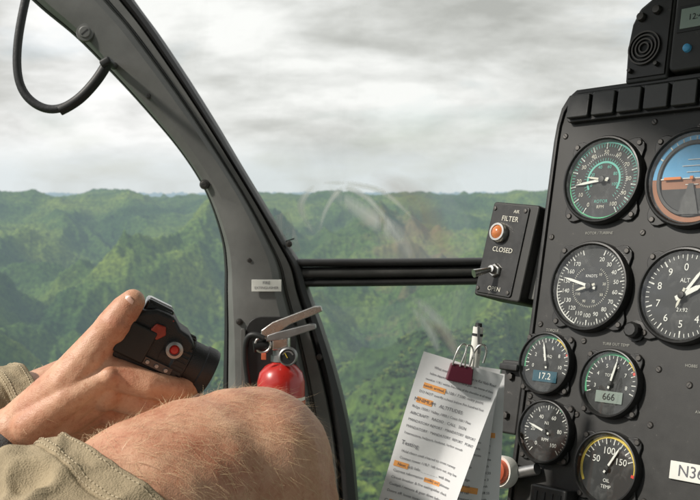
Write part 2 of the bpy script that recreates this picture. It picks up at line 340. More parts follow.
for k in range(3):
    sel=np.arange(len(tx))%3==k
    qx,qy,qz,qs,qt=tx[sel],ty[sel],tz[sel],ts[sel],th[sel]; n=len(qx)
    cs=[]
    for (cx,cy) in ((-.5,-.5),(.5,-.5),(.5,.5),(-.5,.5)):
        cs.append(np.stack([qx+qs*(cx*np.cos(qt)-cy*np.sin(qt)),qy+qs*(cx*np.sin(qt)+cy*np.cos(qt)),qz],-1))
    VV=np.stack(cs,1).reshape(-1,3)
    im=bpy.data.meshes.new('stand'); im.from_pydata(VV.tolist(),[],[(4*j,4*j+1,4*j+2,4*j+3) for j in range(n)])
    io=bpy.data.objects.new('tree_stand_%d'%(k+1),im); sc.collection.objects.link(io); io.parent=forest
    io.instance_type='FACES'; io.use_instance_faces_scale=True; io.show_instancer_for_render=False
    bm=bmesh.new()
    rnd=random.Random(k+3)
    for q in range(4):
        c=Vector((rnd.uniform(-.28,.28),rnd.uniform(-.28,.28),rnd.uniform(.32,.72))) if q else Vector((0,0,.6))
        rad_=rnd.uniform(.24,.36)
        res=bmesh.ops.create_icosphere(bm,subdivisions=2,radius=rad_,matrix=Matrix.Translation(c))
        for v in res['verts']:
            d=(v.co-c); v.co=c+d*(1+.6*mnoise.noise(v.co*6+Vector((k,q,0))))
            v.co.z=c.z+(v.co.z-c.z)*.8
    nf=len(bm.faces)
    bmesh.ops.create_cone(bm,cap_ends=False,segments=6,radius1=.05,radius2=.03,depth=.7,matrix=Matrix.Translation((0,0,.2)))
    for fi,f in enumerate(bm.faces): f.material_index=0 if fi<nf else 1
    tm=bpy.data.meshes.new('tree'); bm.to_mesh(tm); bm.free(); tm.materials.append(mtr); tm.materials.append(M_TRUNK)
    to=bpy.data.objects.new('tree_crown_%d'%(k+1),tm); sc.collection.objects.link(to); to.parent=io
# ------------------------------------------------------------------ cabin shell (roof and rear bulkhead, unseen, added to block sky light)
cab=root('helicopter_cabin')
box('roof_blocker',.42,.0,.56,1.44,2.3,.04,M_LINER,cab,bw=.01)
box('bulkhead_blocker',.1,-1.15,-.2,2.1,.04,1.5,M_LINER,cab,bw=.01)
box('floor',.1,.1,-.95,2.1,2.4,.04,M_FRAME,cab,bw=.01)
# ------------------------------------------------------------------ door frame
YF=1.35
def fp(a,b,y=YF,dy=0): # drawing of the flat frame: mm at 1 m scale -> metres on the plane y
    k=y/1000.; return Vector((a*k, y+dy, b*k))
st=[(-345,275,-238,280),(-310,242,-217,250),(-275,213,-195,220),(-240,178,-165,175),(-205,140,-138,132),(-170,98,-110,85),(-145,58,-84,42),(-130,15,-60,2),(-126,-15,-48,-18),(-126,-42,-41,-42),(-126,-80,-27,-80),(-127,-125,-13,-125),(-128,-170,-2,-170),(-130,-215,5,-215),(-132,-300,12,-300)]
def cr(P,n=8):
    out=[]
    for i in range(len(P)-1):
        p0=np.array(P[max(i-1,0)],float);p1=np.array(P[i],float);p2=np.array(P[i+1],float);p3=np.array(P[min(i+2,len(P)-1)],float)
        for k in range(n):
            t=k/n; out.append(.5*((2*p1)+(-p0+p2)*t+(2*p0-5*p1+4*p2-p3)*t*t+(-p0+3*p1-3*p2+p3)*t**3))
    out.append(np.array(P[-1],float)); return out
SS=cr(st)
prof=[(.0,.045),(.0,.004),(.035,-.004),(.045,.0),(.06,-.012),(.13,-.03),(.30,-.036),(.62,-.036),(.70,-.030),(.735,-.016),(.75,-.016),(.765,-.022),(.86,-.022),(.875,-.012),(.885,-.018),(.93,-.024),(.985,-.018),(1.0,-.004),(1.0,.045)]
pm=[1,1,1,0,0,0,0,0,0,0,0,0,0,1,1,1,1,1]
frame=root('door_frame')
vs=[];fs=[];mi=[]
for s in SS:
    for f,dy in prof:
        vs.append(fp(s[0]+(s[2]-s[0])*f, s[1]+(s[3]-s[1])*f, YF, dy))
n=len(prof)
for i in range(len(SS)-1):
    for k in range(n-1):
        fs.append((i*n+k,(i+1)*n+k,(i+1)*n+k+1,i*n+k+1)); mi.append(pm[k])
    fs.append((i*n+n-1,(i+1)*n+n-1,(i+1)*n,i*n)); mi.append(1)
o=add('pillar',vs,fs,[M_FRAME,M_RUB],frame,smooth=True,mi=mi); e=o.modifiers.new('e','EDGE_SPLIT'); e.split_angle=rad(28)
def strut(name,ztop,zbot,dy0,dy1,m):
    vs=[];fs=[]; K=24
    for i in range(K+1):
        a=-52+ (230+52)*i/K; bow=3.0*math.sin(math.pi*i/K*.9)
        zt=ztop(a)-bow*.3; zb=zbot(a)-bow*.3
        for j in range(9):
            t=j/8; ang=math.pi*t
            b_=(zt+zb)/2+(zt-zb)/2*math.cos(ang); d=dy0+(dy1-dy0)*math.sin(ang)**.6
            vs.append(fp(a,b_,YF,d))
        vs.append(fp(a,zb,YF,.03)); vs.append(fp(a,zt,YF,.03))
    n=11
    for i in range(K):
        for k in range(n): fs.append((i*n+k,i*n+(k+1)%n,(i+1)*n+(k+1)%n,(i+1)*n+k))
    return add(name,vs,fs,m,frame,smooth=True)
strut('strut_upper_seal',lambda a:-9+.012*(a+52),lambda a:-17+.012*(a+52),.0,-.018,M_RUB)
strut('strut_bar',lambda a:-17.5+.016*(a+52),lambda a:-29+.016*(a+52),.006,-.016,mat('strut_dark_paint',(.05,.05,.048),.35,var=.2,vscale=30))
strut('strut_lower_seal',lambda a:-29.5+.018*(a+52),lambda a:-37+.018*(a+52),.0,-.016,M_RUB)
def F2(a,b,dy,y=YF): return Matrix.Translation(fp(a,b,y,dy))@Matrix.Rotation(rad(90),4,'X')
def fscrew(a,b,r=.007,dy=-.036):
    M=F2(a,b,dy)
    lathe('screw',[(0,.0016),(r*.8,.0014),(r,.0),(r*1.35,-.0002),(r*1.5,-.004)],M_FRAME if r>.008 else M_SCREW,frame,M=M,seg=20)
    box('slot',0,0,.0014,r*1.3,r*.2,.0008,M_RUB,frame,M=M@Matrix.Rotation(random.random()*3,4,'Z'),bw=0)
fscrew(-258,212,.0085); fscrew(-142,64,.0045); fscrew(-60,6,.003,-.024); fscrew(-98,-10,.003); fscrew(-108,-70,.003); fscrew(-30,-105,.003,-.026)
fscrew(-196,150,.003,-.036)
M=F2(-81,-34.5,-.040); box('placard',0,0,0,.039,.0155,.0016,M_PLAC,frame,M=M,bw=.0004)
text('placard_text','FIRE',0,.0035,.0012,.0055,M_INK,frame,M=M); text('placard_text','EXTINGUISHER',0,-.003,.0012,.0046,M_INK,frame,M=M)
def rrect(x0,y0,x1,y1,r,n=5):
    out=[]
    for cx,cy,a0 in ((x1-r,y1-r,0),(x0+r,y1-r,90),(x0+r,y0+r,180),(x1-r,y0+r,270)):
        for k in range(n+1):
            a=rad(a0+90*k/n); out.append((cx+r*math.cos(a),cy+r*math.sin(a)))
    return out
M=F2(-76,-150,-.036); extrude('recess_panel',rrect(-.034,-.15,.032,.115,.02),0,.004,M_RUB,frame,M=M,bw=.001)
extrude('recess_rim',rrect(-.040,-.15,-.034,.10,.003),0,.010,M_FRAME,frame,M=M,bw=.001)
# windscreen + lower window
def pane_edge(name,rows,right,dy,par,m):
    vs=[];fs=[];nx=20
    for (a,b) in rows:
        for i in range(nx+1):
            t=i/nx; A=a+(right-a)*t; vs.append(fp(A,b,YF,dy+.12*math.sin(math.pi*t)*1.0))
    for r_ in range(len(rows)-1):
        for i in range(nx): k=r_*(nx+1)+i; fs.append((k,k+1,k+nx+2,k+nx+1))
    return add(name,vs,fs,m,par,smooth=True)
ws=root('windscreen')
pane_edge('upper_pane',[(-240,284),(-219,250),(-197,220),(-167,175),(-140,132),(-112,85),(-86,42),(-62,2),(-52,-16)],420,.03,ws,M_WIND)
lw=root('lower_window')
pane_edge('lower_pane',[(-45,-34),(-35,-60),(-29,-80),(-15,-125),(-4,-170),(3,-215),(10,-300)],420,.03,lw,M_WIND)
def swirl(pts,wd,m,dy=.025):  # soft-edged ribbon for painted reflections and scuffs on the glass
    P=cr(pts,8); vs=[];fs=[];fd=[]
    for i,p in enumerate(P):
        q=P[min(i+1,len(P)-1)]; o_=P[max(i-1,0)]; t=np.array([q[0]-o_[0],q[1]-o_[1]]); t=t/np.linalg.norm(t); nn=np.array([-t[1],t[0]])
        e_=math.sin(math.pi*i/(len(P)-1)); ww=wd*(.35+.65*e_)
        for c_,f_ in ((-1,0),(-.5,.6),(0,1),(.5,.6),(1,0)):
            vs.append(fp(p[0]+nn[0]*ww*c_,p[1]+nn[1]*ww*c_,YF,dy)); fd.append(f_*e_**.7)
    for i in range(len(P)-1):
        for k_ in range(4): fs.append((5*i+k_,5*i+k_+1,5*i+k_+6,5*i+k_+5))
    o=add('scuff_reflection',vs,fs,m,ws); at=o.data.attributes.new('fade','FLOAT','POINT'); at.data.foreach_set('value',fd)
swirl([(-34,8),(-25,40),(-8,62),(15,55),(38,30),(55,5)],4,M_SCUFF_REFL)
swirl([(-25,66),(5,45),(30,28),(50,12),(62,-8)],12,M_SCUFF_REFL,.027)
swirl([(-36,15),(-50,45),(-36,66)],5,M_SCUFF_REFL,.022)
swirl([(-30,68),(0,67),(35,58),(66,30)],4,M_SCUFF_REFL,.021)
swirl([(20,78),(60,55),(82,25),(100,-6)],20,M_REFL_BROWN,.019)
swirl([(56,-44),(80,-62),(98,-85),(110,-110)],8,M_SCUFF_REFL)
swirl([(62,-58),(80,-78),(90,-104)],7,M_SCUFF_REFL,.022)
swirl([(75,-72),(95,-85),(114,-112)],8,M_REFL_BROWN,.021)
M=F2(-64,18,.0); extrude('clear_tab',rrect(-.012,-.03,.012,.026,.004),.0,.0015,M_TAB,ws,M=M@Matrix.Rotation(rad(18),4,'Z'))
for k in range(3): box('clear_tab_slot',0,-.012+k*.008,.002,.016,.0016,.0006,M_RUB if k==0 else M_TAB,ws,M=M@Matrix.Rotation(rad(18),4,'Z'),bw=0)
# ------------------------------------------------------------------ hanging cable
hc=root('hanging_strap')
tube('strap_loop',[fp(a,b,1.2) for a,b in ((-318,278),(-327,240),(-334,205),(-333,165),(-318,146),(-298,138),(-276,146),(-257,164),(-246,182))],.0052,M_STRAP,hc)
tube('strap_sleeve',[fp(a,b,1.2) for a,b in ((-290,139.5),(-276,146),(-262,158),(-249,175),(-243,186))],.0066,M_RUB,hc)
box('strap_clamp',0,0,0,.014,.020,.010,M_RUB,hc,M=Matrix.Translation(fp(-243,187,1.2))@Matrix.Rotation(rad(-30),4,'Y'),bw=.003)
rod('strap_clamp_post',fp(-243,187,1.2),fp(-236,184,1.325),.004,.005,M_RUB,hc)
# ------------------------------------------------------------------ fire extinguisher
fe=root('fire_extinguisher'); yb=1.262; k=yb/1000
T=Matrix.Translation((-69*k,yb,-108*k))
R_=.030
lathe('bottle',[(0,.0),(.009,0),(.011,-.004),(.013,-.006),(.020,-.010),(.027,-.018),(R_,-.030),(R_,-.19),(R_-.004,-.2),(0,-.2)],M_REDP,fe,M=T)
lathe('bottle_label',[(R_+.0004,-.048),(R_+.0004,-.12)],M_PLAC,fe,M=T,seg=40)
lathe('bottle_label_band',[(R_+.0008,-.052),(R_+.0008,-.060)],M_REDP,fe,M=T,seg=40)
for k_ in range(6): text('label_text','HALON 1211 FIRE',0,-.066-.006*k_,0,.004,M_INK,fe,M=T@Matrix.Translation((0,-R_-.0010,0))@Matrix.Rotation(rad(90),4,'X'))
lathe('bracket_band',[(R_+.0012,-.140),(R_+.0022,-.140),(R_+.0022,-.16),(R_+.0012,-.16)],M_STEEL,fe,M=T)
lathe('neck',[(.0,.02),(.012,.02),(.012,.012),(.0105,.012),(.0105,.004),(.013,.004),(.013,-.004),(0,-.004)],M_STEEL,fe,M=T,seg=24)
box('valve_body',0,0,.020,.024,.024,.020,M_CHROME,fe,M=T,bw=.004,seg=3)
Mh=T@Matrix.Translation((-.004,-.006,.022))
def plate(name,pts,w,m,par,M):
    return extrude(name,pts,-w/2,w/2,m,par,M=M@Matrix.Rotation(rad(90),4,'X'),bw=.0012)
plate('carry_handle',[(-.014,.0),(-.012,.008),(.0,.012),(.040,.022),(.048,.021),(.049,.016),(.040,.013),(.01,.003)],.018,M_STEEL,fe,Mh)
plate('lever',[(-.020,.004),(-.020,.014),(-.006,.024),(.012,.031),(.046,.044),(.055,.044),(.057,.038),(.048,.034),(.016,.021),(.0,.010)],.016,M_CHROME,fe,Mh)
GM=T@Matrix.Translation((.010,-.014,.004))@Matrix.Rotation(rad(90),4,'X')@Matrix.Scale(.86,4)
lathe('gauge_rim',[(0,.011),(.0105,.011),(.0115,.013),(.0132,.012),(.0138,.0),(0,0)],M_STEEL,fe,M=GM,seg=28)
lathe('gauge_dial',[(0,.0115),(.0102,.0115)],M_FACE,fe,M=GM,seg=28)
vs=[];fs=[]
for i_ in range(9):
    a=rad(-70+140*i_/8); vs+=[(.007*math.sin(a),.007*math.cos(a),.0118),(.009*math.sin(a),.009*math.cos(a),.0118)]
for i_ in range(8): fs.append((2*i_,2*i_+1,2*i_+3,2*i_+2))
add('gauge_scale',vs,fs,M_STEEL,fe,M=GM)
box('gauge_needle',-.001,.003,.0125,.001,.008,.0006,M_YEL,fe,M=GM@Matrix.Rotation(.5,4,'Z'),bw=0)
tube('pull_ring',[T@Vector((-.022+.010*math.sin(a),-.012,.018+.010*math.cos(a))) for a in [i*math.pi/6 for i in range(13)]],.0016,M_CHROME,fe)
rod('nozzle',T@Vector((-.01,-.004,.018)),T@Vector((-.034,-.008,.015)),.0065,.0075,M_RUB,fe)
tube('hose',[T@Vector(p) for p in ((-.02,-.014,.026),(-.038,-.012,.036),(-.046,-.005,.02),(-.044,0,-.02),(-.036,.0,-.06),(-.036,0,-.1))],.0035,M_RUB,fe)
box('safety_tag',-.020,-.020,.004,.006,.002,.008,M_REDK,fe,M=T,bw=.0005)
# ------------------------------------------------------------------ instrument panel
th=rad(48); ph=rad(12)
ex=Vector((math.cos(th),-math.sin(th),0)); ez=Vector((-math.sin(th)*math.cos(ph),-math.cos(th)*math.cos(ph),math.sin(ph))); ey=ez.cross(ex)
PM=Matrix.Translation((.225,.88,.0606))@Matrix((ex.to_tuple(),ey.to_tuple(),ez.to_tuple())).transposed().to_4x4()
ip=root('instrument_panel',PM)
ol=[(-.058,-.45),(-.058,.04),(-.0572,.055),(-.0545,.069),(-.049,.079),(-.042,.085),(-.036,.086),(.30,.086),(.30,-.45)]
extrude('panel_face',ol,-.09,0,M_PANEL,ip,bw=.003)
extrude('panel_lip',[(-.0605,-.45),(-.0605,.04),(-.0595,.057),(-.0565,.072),(-.0505,.082),(-.042,.0885),(.30,.0885),(.30,.084),(-.040,.084),(-.047,.078),(-.053,.068),(-.0555,.055),(-.0562,.04),(-.0562,-.45)],-.088,.0022,M_BEZEL,ip,bw=.001)
def pscrew(s,t,r=.0028,z=0):
    lathe('screw',[(0,.0012),(r*.75,.0012),(r,.0004),(r,0)],M_SCREW,ip,M=Matrix.Translation((s,t,z)),seg=16)
    box('slot',0,0,.0011,r*1.3,r*.25,.0005,M_FACE,ip,M=Matrix.Translation((s,t,z))@Matrix.Rotation(random.random()*3,4,'Z'),bw=0)
for p in ((-.049,.045),(.042,.05),(.13,.05),(-.05,-.05),(.043,-.047),(-.05,-.13),(-.002,-.142),(.0,-.205),(-.051,-.195),(.07,-.205),(.072,-.16),(.01,-.26),(.072,-.265),(.1,-.17),(.09,-.28),(-.049,-.26),(.085,.042)): pscrew(*p)
wb=root('warning_light_strip',PM)
extrude('strip_housing',rrect(-.046,.056,.30,.083,.004),.0,.006,M_BEZEL,wb,bw=.001)
M_BTN=mat('lamp_cap',(.028,.029,.028),.3,var=.3,vscale=60)
for k in range(12):
    extrude('lamp_cap',rrect(-.0435+.0262*k,.0585,-.0435+.0262*k+.0232,.0805,.002),.006,.011,M_BTN,wb,bw=.0012)
def ring_poly(r0,r1,a0,a1,z,n=None):
    n=n or max(2,int(abs(a1-a0)/4)); vs=[];fs=[]
    for i in range(n+1):
        a=rad(a0+(a1-a0)*i/n); vs+= [(r0*math.sin(a),r0*math.cos(a),z),(r1*math.sin(a),r1*math.cos(a),z)]
    for i in range(n): fs.append((2*i,2*i+1,2*i+3,2*i+2))
    return vs,fs
def gauge(name,s,t,R,ticks=(),arcs=(),nums=(),needles=(),texts=(),face=M_FACE,square=True):
    g=root(name,PM@Matrix.Translation((s,t,0)))
    Ro=R*1.04
    if square:
        pts=[]
        for k4 in range(4):
            a0=45+90*k4
            for d in (-16,-9,-4,4,9,16):
                rr_=Ro*1.20 if abs(d)<=4 else (Ro*1.14 if abs(d)<=9 else Ro*1.0)
                a=rad(a0+d); pts.append((rr_*math.cos(a),rr_*math.sin(a)))
            for d in (30,45,60):
                a=rad(a0+d); pts.append((Ro*math.cos(a),Ro*math.sin(a)))
        extrude('flange',pts,0,.0028,M_BEZEL,g,bw=.0008)
        for k4 in range(4):
            a=rad(45+90*k4); lathe('flange_screw',[(0,.0042),(.002,.0042),(.0026,.0034),(.0026,.0026)],M_SCREW,g,M=Matrix.Translation((Ro*1.12*math.cos(a),Ro*1.12*math.sin(a),0)),seg=12)
    lathe('bezel',[(R*.925,.0030),(R*.935,.0075),(R*.965,.0090),(R*1.0,.0088),(R*1.035,.0065),(R*1.04,.0)],M_BEZEL,g,seg=64)
    lathe('dial',[(0,.0032),(R*.93,.0032)],face,g,seg=48)
    z=.0037
    for (a0,a1,n,r0,r1,w_,m) in ticks:
        vs=[];fs=[]
        for i in range(n+1):
            a=rad(a0+(a1-a0)*i/n); c=math.cos(a); s_=math.sin(a)
            for (x,y) in ((-w_/2,r0*R),(w_/2,r0*R),(w_/2,r1*R),(-w_/2,r1*R)): vs.append((x*c+y*s_,-x*s_+y*c,z))
            fs.append((4*i,4*i+1,4*i+2,4*i+3))
        add('ticks',vs,fs,m,g)
    for (a0,a1,r0,r1,m) in arcs:
        vs,fs=ring_poly(r0*R,r1*R,a0,a1,z-.0002); add('arc',vs,fs,m,g)
    for (a,r_,s_,size,m) in nums: text('numeral',s_,r_*R*math.sin(rad(a)),r_*R*math.cos(rad(a)),z,size,m,g)
    for (x,y,s_,size,m) in texts: text('legend',s_,x*R,y*R,z,size,m,g)
    zz=.0048
    for (a,L_,w_,m) in needles:
        MM=Matrix.Rotation(rad(-a),4,'Z')
        extrude('needle',[(-w_/2,-R*.16),(w_/2,-R*.16),(w_*.5,L_*R*.7),(0,L_*R),(-w_*.5,L_*R*.7)],zz,zz+.0005,m,g,M=MM); zz+=.0009
    if needles: lathe('hub',[(0,zz+.0012),(R*.07,zz+.0010),(R*.085,zz),(R*.085,.0035)],M_BEZEL,g,seg=24)
    lathe('glass',[(0,.0079),(R*.60,.0078),(R*.93,.0074)],M_GLASS,g,seg=48)
    return g
R1=.0385
gauge('dual_tachometer',0,0,R1,
  ticks=[(-150,150,60,.78,.86,.0005,M_TEAL),(-150,150,12,.74,.88,.0009,M_WHITE),(-140,140,36,.46,.52,.0004,M_TEAL),(-50,140,38,.58,.62,.0004,M_WHITE)],
  arcs=[(-60,140,.87,.91,M_TEAL),(-150,-60,.88,.91,M_GREEN),(150,210,.87,.90,M_GREEN),(-120,120,.40,.45,M_TEAL)],
  nums=[(-150+30*k_,.66,str(k_*10),.0052,M_CREAM) for k_ in range(11)]+[(-110+44*k_,.33,str(20*k_),.0042,M_TEAL) for k_ in range(6)],
  needles=[(-98,.74,.0022,M_WHITE),(-80,.42,.0018,M_CREAM)],texts=[(0,-.5,'ROTOR',.004,M_TEAL),(0,-.63,'RPM',.004,M_CREAM)])
gauge('airspeed_indicator',0,-.095,R1,
  ticks=[(20,340,64,.82,.88,.0005,M_WHITE),(20,340,16,.76,.88,.0010,M_WHITE),(30,330,50,.44,.48,.0004,M_CREAM)],arcs=[(200,300,.885,.91,M_WHITE)],
  nums=[(20+20*k_,.66,str(20+10*k_) ,.0052,M_WHITE) for k_ in range(16)]+[(40+40*k_,.36,str(10+20*k_),.0034,M_CREAM) for k_ in range(7)],
  needles=[(-75,.76,.0024,M_WHITE),(-108,.36,.002,M_CREAM)],texts=[(0,.24,'KNOTS',.0036,M_WHITE)])
gauge('altimeter',.0885,-.1,R1,
  ticks=[(0,360,50,.80,.88,.0006,M_WHITE),(0,360,10,.74,.88,.0012,M_WHITE)],
  nums=[(36*k_,.60,str(k_),.0085,M_WHITE) for k_ in range(10)],
  needles=[(35,.72,.0026,M_WHITE),(62,.50,.004,M_WHITE),(200,.3,.002,M_CREAM)],texts=[(0,.32,'ALT',.005,M_WHITE),(0,-.30,'29.92',.0045,M_WHITE)])
ai=gauge('attitude_indicator',.0855,-.003,R1*1.06,
  ticks=[(-60,60,6,.78,.88,.0012,M_WHITE),(-30,30,6,.80,.88,.0008,M_WHITE)],arcs=[(-90,90,0,.90,M_BLUE),(90,270,0,.90,M_BROWN)])
RA=R1*1.06
lathe('roll_ring',[(RA*.70,.0042),(RA*.72,.0052),(RA*.78,.0052),(RA*.80,.0042)],M_BEZEL,ai,seg=48)
extrude('lower_mask',[(-.66*RA,-.22*RA),(.66*RA,-.22*RA),(.60*RA,-.4*RA),(.45*RA,-.58*RA),(.2*RA,-.70*RA),(-.2*RA,-.70*RA),(-.45*RA,-.58*RA),(-.60*RA,-.4*RA)],.0040,.0046,M_FACE,ai)
for dy in (-.1,.1,.2,.3): box('pitch_bar',0,dy*RA*1.3,.0042,RA*(.5 if abs(dy)==.2 else .28),.0006,.0004,M_WHITE,ai,bw=0)
box('horizon_bar',0,0,.0042,RA*1.5,.0010,.0004,M_WHITE,ai,bw=0)
for sx in (-1,1): box('aircraft_wing',sx*RA*.42,.0,.0058,RA*.38,.0024,.001,M_ORANGE,ai,bw=.0003)
box('aircraft_dot',0,0,.0058,.003,.003,.001,M_ORANGE,ai,bw=.0003)
extrude('aircraft_stand',[(-.009,-.75*RA),(.009,-.75*RA),(.002,-.12*RA),(-.002,-.12*RA)],.0054,.0062,M_BEZEL,ai)
R2=.027
def lcd(g,R,s_,y=-.42,w_=.95,col=M_LCD):
    box('lcd_window',0,y*R,.0040,R*w_,R*.36,.0006,col,g,bw=.0002)
    text('lcd_digits',s_,0,y*R,.0046,R*.30,M_WHITE if col is M_LCD else M_FACE,g)
g=gauge('torque_gauge',-.0355,-.165,R2,ticks=[(-110,110,22,.74,.82,.0005,M_WHITE),(-110,110,11,.70,.84,.0008,M_WHITE)],
  arcs=[(-100,20,.84,.91,M_GREEN),(20,62,.84,.91,M_YEL),(64,70,.78,.92,M_RED)],nums=[(-100+40*k_,.54,str(k_*2),.0045,M_WHITE) for k_ in range(6)],needles=[(-14,.74,.0018,M_WHITE)],texts=[(0,.24,'TORQ',.0035,M_WHITE)]); lcd(g,R2,'17.2')
g=gauge('turbine_temperature_gauge',.0315,-.176,R2*1.04,ticks=[(-110,110,22,.74,.82,.0005,M_WHITE),(-110,110,11,.70,.84,.0008,M_WHITE)],
  arcs=[(-110,38,.84,.91,M_GREEN),(38,60,.84,.91,M_YEL),(62,68,.78,.92,M_RED)],nums=[(-100+40*k_,.54,str(k_+3),.0045,M_WHITE) for k_ in range(6)],needles=[(14,.76,.0018,M_WHITE)],texts=[(-.1,.24,'TOT',.0035,M_WHITE)]); lcd(g,R2,'666',col=M_LCDG)
gauge('turbine_speed_gauge',-.027,-.2238,R2,ticks=[(-140,140,40,.78,.84,.0004,M_WHITE),(-140,140,10,.70,.86,.0008,M_WHITE)],arcs=[(30,130,.86,.90,M_GREEN)],
  nums=[(-140+56*k_,.52,str(k_*20),.0048,M_WHITE) for k_ in range(6)],needles=[(-72,.72,.0018,M_WHITE)],texts=[(0,-.25,'RPM',.004,M_WHITE),(0,.28,'N1',.004,M_WHITE)])
gauge('oil_temperature_gauge',.038,-.2444,R2*1.08,ticks=[(-70,70,14,.72,.80,.0005,M_WHITE),(-70,70,7,.66,.82,.0009,M_WHITE)],
  arcs=[(-120,-60,.82,.90,M_YEL),(-60,95,.82,.90,M_YEL),(95,101,.76,.92,M_RED)],nums=[(-62,.45,'50',.0075,M_WHITE),(-2,.47,'100',.008,M_WHITE),(62,.45,'150',.0075,M_WHITE)],
  needles=[(30,.74,.0018,M_WHITE)],texts=[(0,-.35,'OIL',.004,M_WHITE),(0,-.52,'TEMP',.004,M_WHITE)])
lathe('adjust_knob',[(0,.012),(.005,.012),(.0068,.010),(.0068,.003),(.009,.0028),(.009,0)],M_BEZEL,ip,M=Matrix.Translation((.0485,-.1306,0)),seg=10)
pl=root('registration_placard',PM)
box('plate',.124,-.2365,.0012,.064,.0140,.0018,M_PLAC,pl,bw=.0004); text('registration','N369MH',.1225,-.2365,.0024,.0125,M_INK,pl)
M_LEG=mat('legend_worn',(.3,.3,.27),.6)
for (s,t,tx_) in ((.0,-.047,'ROTOR / TURBINE'),(-.036,-.135,'TORQUE'),(.03,-.143,'TURB OUT TEMP'),(.10,-.155,'HOBBS'),(.115,-.19,'AVIONICS')): text('legend',tx_,s,t,.0006,.0034,M_LEG,ip)
for k_ in range(3):
    lathe('switch_nut',[(0,.003),(.004,.003),(.0046,.0),(0,0)],M_STEEL,ip,M=Matrix.Translation((.125+.022*k_,-.205,0)),seg=6)
    rod('switch_lever',(.125+.022*k_,-.205,.003),(.125+.022*k_,-.199,.013),.0014,.002,M_CHROME,ip)
# upper console head
hd=root('audio_warning_console',PM)
extrude('housing',[(.010,.086),(.008,.12),(.010,.142),(.016,.156),(.028,.164),(.052,.166),(.052,.086)],-.06,.004,M_PANEL,hd,bw=.003)
extrude('housing_rim',[(.0125,.0905),(.0105,.12),(.0125,.140),(.018,.152),(.028,.160),(.049,.162),(.049,.0905)],.004,.0055,M_BEZEL,hd,bw=.0006)
for r_ in (.0045,.0080,.0115,.0148): lathe('grille_ring',[(r_-.0009,.0055),(r_-.0007,.0082),(r_+.0007,.0082),(r_+.0009,.0055)],M_SCREW,hd,M=Matrix.Translation((.0275,.1165,0)),seg=36)
lathe('grille_back',[(0,.0058),(.016,.0058)],M_FACE,hd,M=Matrix.Translation((.0275,.1165,0)))
for (s,t,r_) in ((.021,.146,.0042),(.036,.150,.0042),(.0415,.100,.0022),(.016,.097,.0022)): lathe('button',[(0,.010),(r_*.8,.0098),(r_,.008),(r_,.0055)],M_SCREW,hd,M=Matrix.Translation((s,t,0)),seg=20)
rd=root('avionics_display',PM)
extrude('housing',rrect(.0535,.09,.30,.24,.006),-.06,.008,M_PANEL,rd,bw=.003)
box('screen',.084,.136,.0088,.046,.018,.0012,mat('display_green',(.26,.33,.29),.25),rd,bw=.0004); text('screen_digits','12:48 0:42',.084,.136,.0097,.0075,M_FACE,rd)
box('bezel_inset',.084,.136,.0082,.052,.024,.001,M_FACE,rd,bw=.0004)
lathe('indicator_lens',[(0,.012),(.002,.0117),(.0034,.0105),(.0038,.008)],M_BLUE,rd,M=Matrix.Translation((.070,.109,0)),seg=20)
for k_ in range(4): lathe('button',[(0,.012),(.0034,.0118),(.004,.011),(.004,.008)],M_SCREW,rd,M=Matrix.Translation((.064+.014*k_,.158,0)),seg=16)
text('legend','VOLTS',.090,.109,.0086,.005,M_CREAM,rd)
# filter switch box
FM=PM@Matrix.Translation((-.096,-.064,0))@Matrix.Rotation(rad(-6),4,'Z')
fb=root('filter_switch_box',FM)
extrude('housing',rrect(-.028,-.046,.028,.046,.003),-.034,.006,M_PANEL,fb,bw=.002)
extrude('cover_plate',rrect(-.0255,-.043,.018,.043,.003),.006,.0075,M_BEZEL,fb,bw=.0006)
box('mount_flange',.034,0,-.012,.016,.080,.012,M_FRAME,fb,bw=.001)
text('legend','FILTER',-.002,.030,.008,.0070,M_CREAM,fb); text('legend','AIR',.004,.0375,.008,.0045,M_CREAM,fb)
text('legend','CLOSED',-.003,.000,.008,.0066,M_CREAM,fb); text('legend','OPEN',-.003,-.0375,.008,.0060,M_CREAM,fb)
LM=Matrix.Translation((-.010,.016,0))
lathe('lamp_bezel',[(.0062,.0075),(.0066,.014),(.0085,.014),(.0098,.011),(.0098,.0075)],M_CHROME,fb,M=LM,seg=28)
lathe('lamp_lens',[(0,.0165),(.004,.0155),(.0064,.013),(.0064,.008)],mat('amber_lens',(.6,.2,.07),.2,coat=.5),fb,M=LM,seg=28)
LM=Matrix.Translation((-.006,-.020,0))
lathe('toggle_nut',[(0,.011),(.0058,.011),(.0068,.0095),(.0068,.0075)],M_CHROME,fb,M=LM,seg=6)
lathe('toggle_collar',[(.0,.016),(.0036,.0155),(.0042,.011)],M_STEEL,fb,M=LM,seg=20)
rod('toggle_lever',(-.006,-.020,.014),(-.012,-.028,.030),.0022,.0040,M_CHROME,fb)
for sx in (-1,1):
    for sy in (-1,1): lathe('corner_screw',[(0,.0088),(.0018,.0086),(.0022,.0075)],M_SCREW,fb,M=Matrix.Translation((-.0045+sx*.0185,sy*.039,0)),seg=12)
lb=root('clip_bracket',PM)
box('bracket_body',-.073,-.198,-.012,.026,.066,.03,M_PANEL,lb,bw=.002)
box('bracket_flange',-.071,-.172,.006,.020,.006,.012,M_BEZEL,lb,bw=.001)
for t in (-.18,-.215): lathe('bolt',[(0,.007),(.003,.0068),(.0036,.005),(.0036,.003)],M_SCREW,lb,M=Matrix.Translation((-.072,t,0)),seg=6)
kn=root('control_knob',PM@Matrix.Translation((-.058,-.264,.02)))
lathe('knob_cap',[(0,.0085),(.007,.0085),(.0095,.0065),(.0105,.003),(.0105,-.004)],M_REDK,kn,seg=32)
lathe('knob_collar',[(.0105,.001),(.0132,.002),(.0142,-.002),(.0138,-.009),(.008,-.011)],M_PLAC,kn,seg=32)
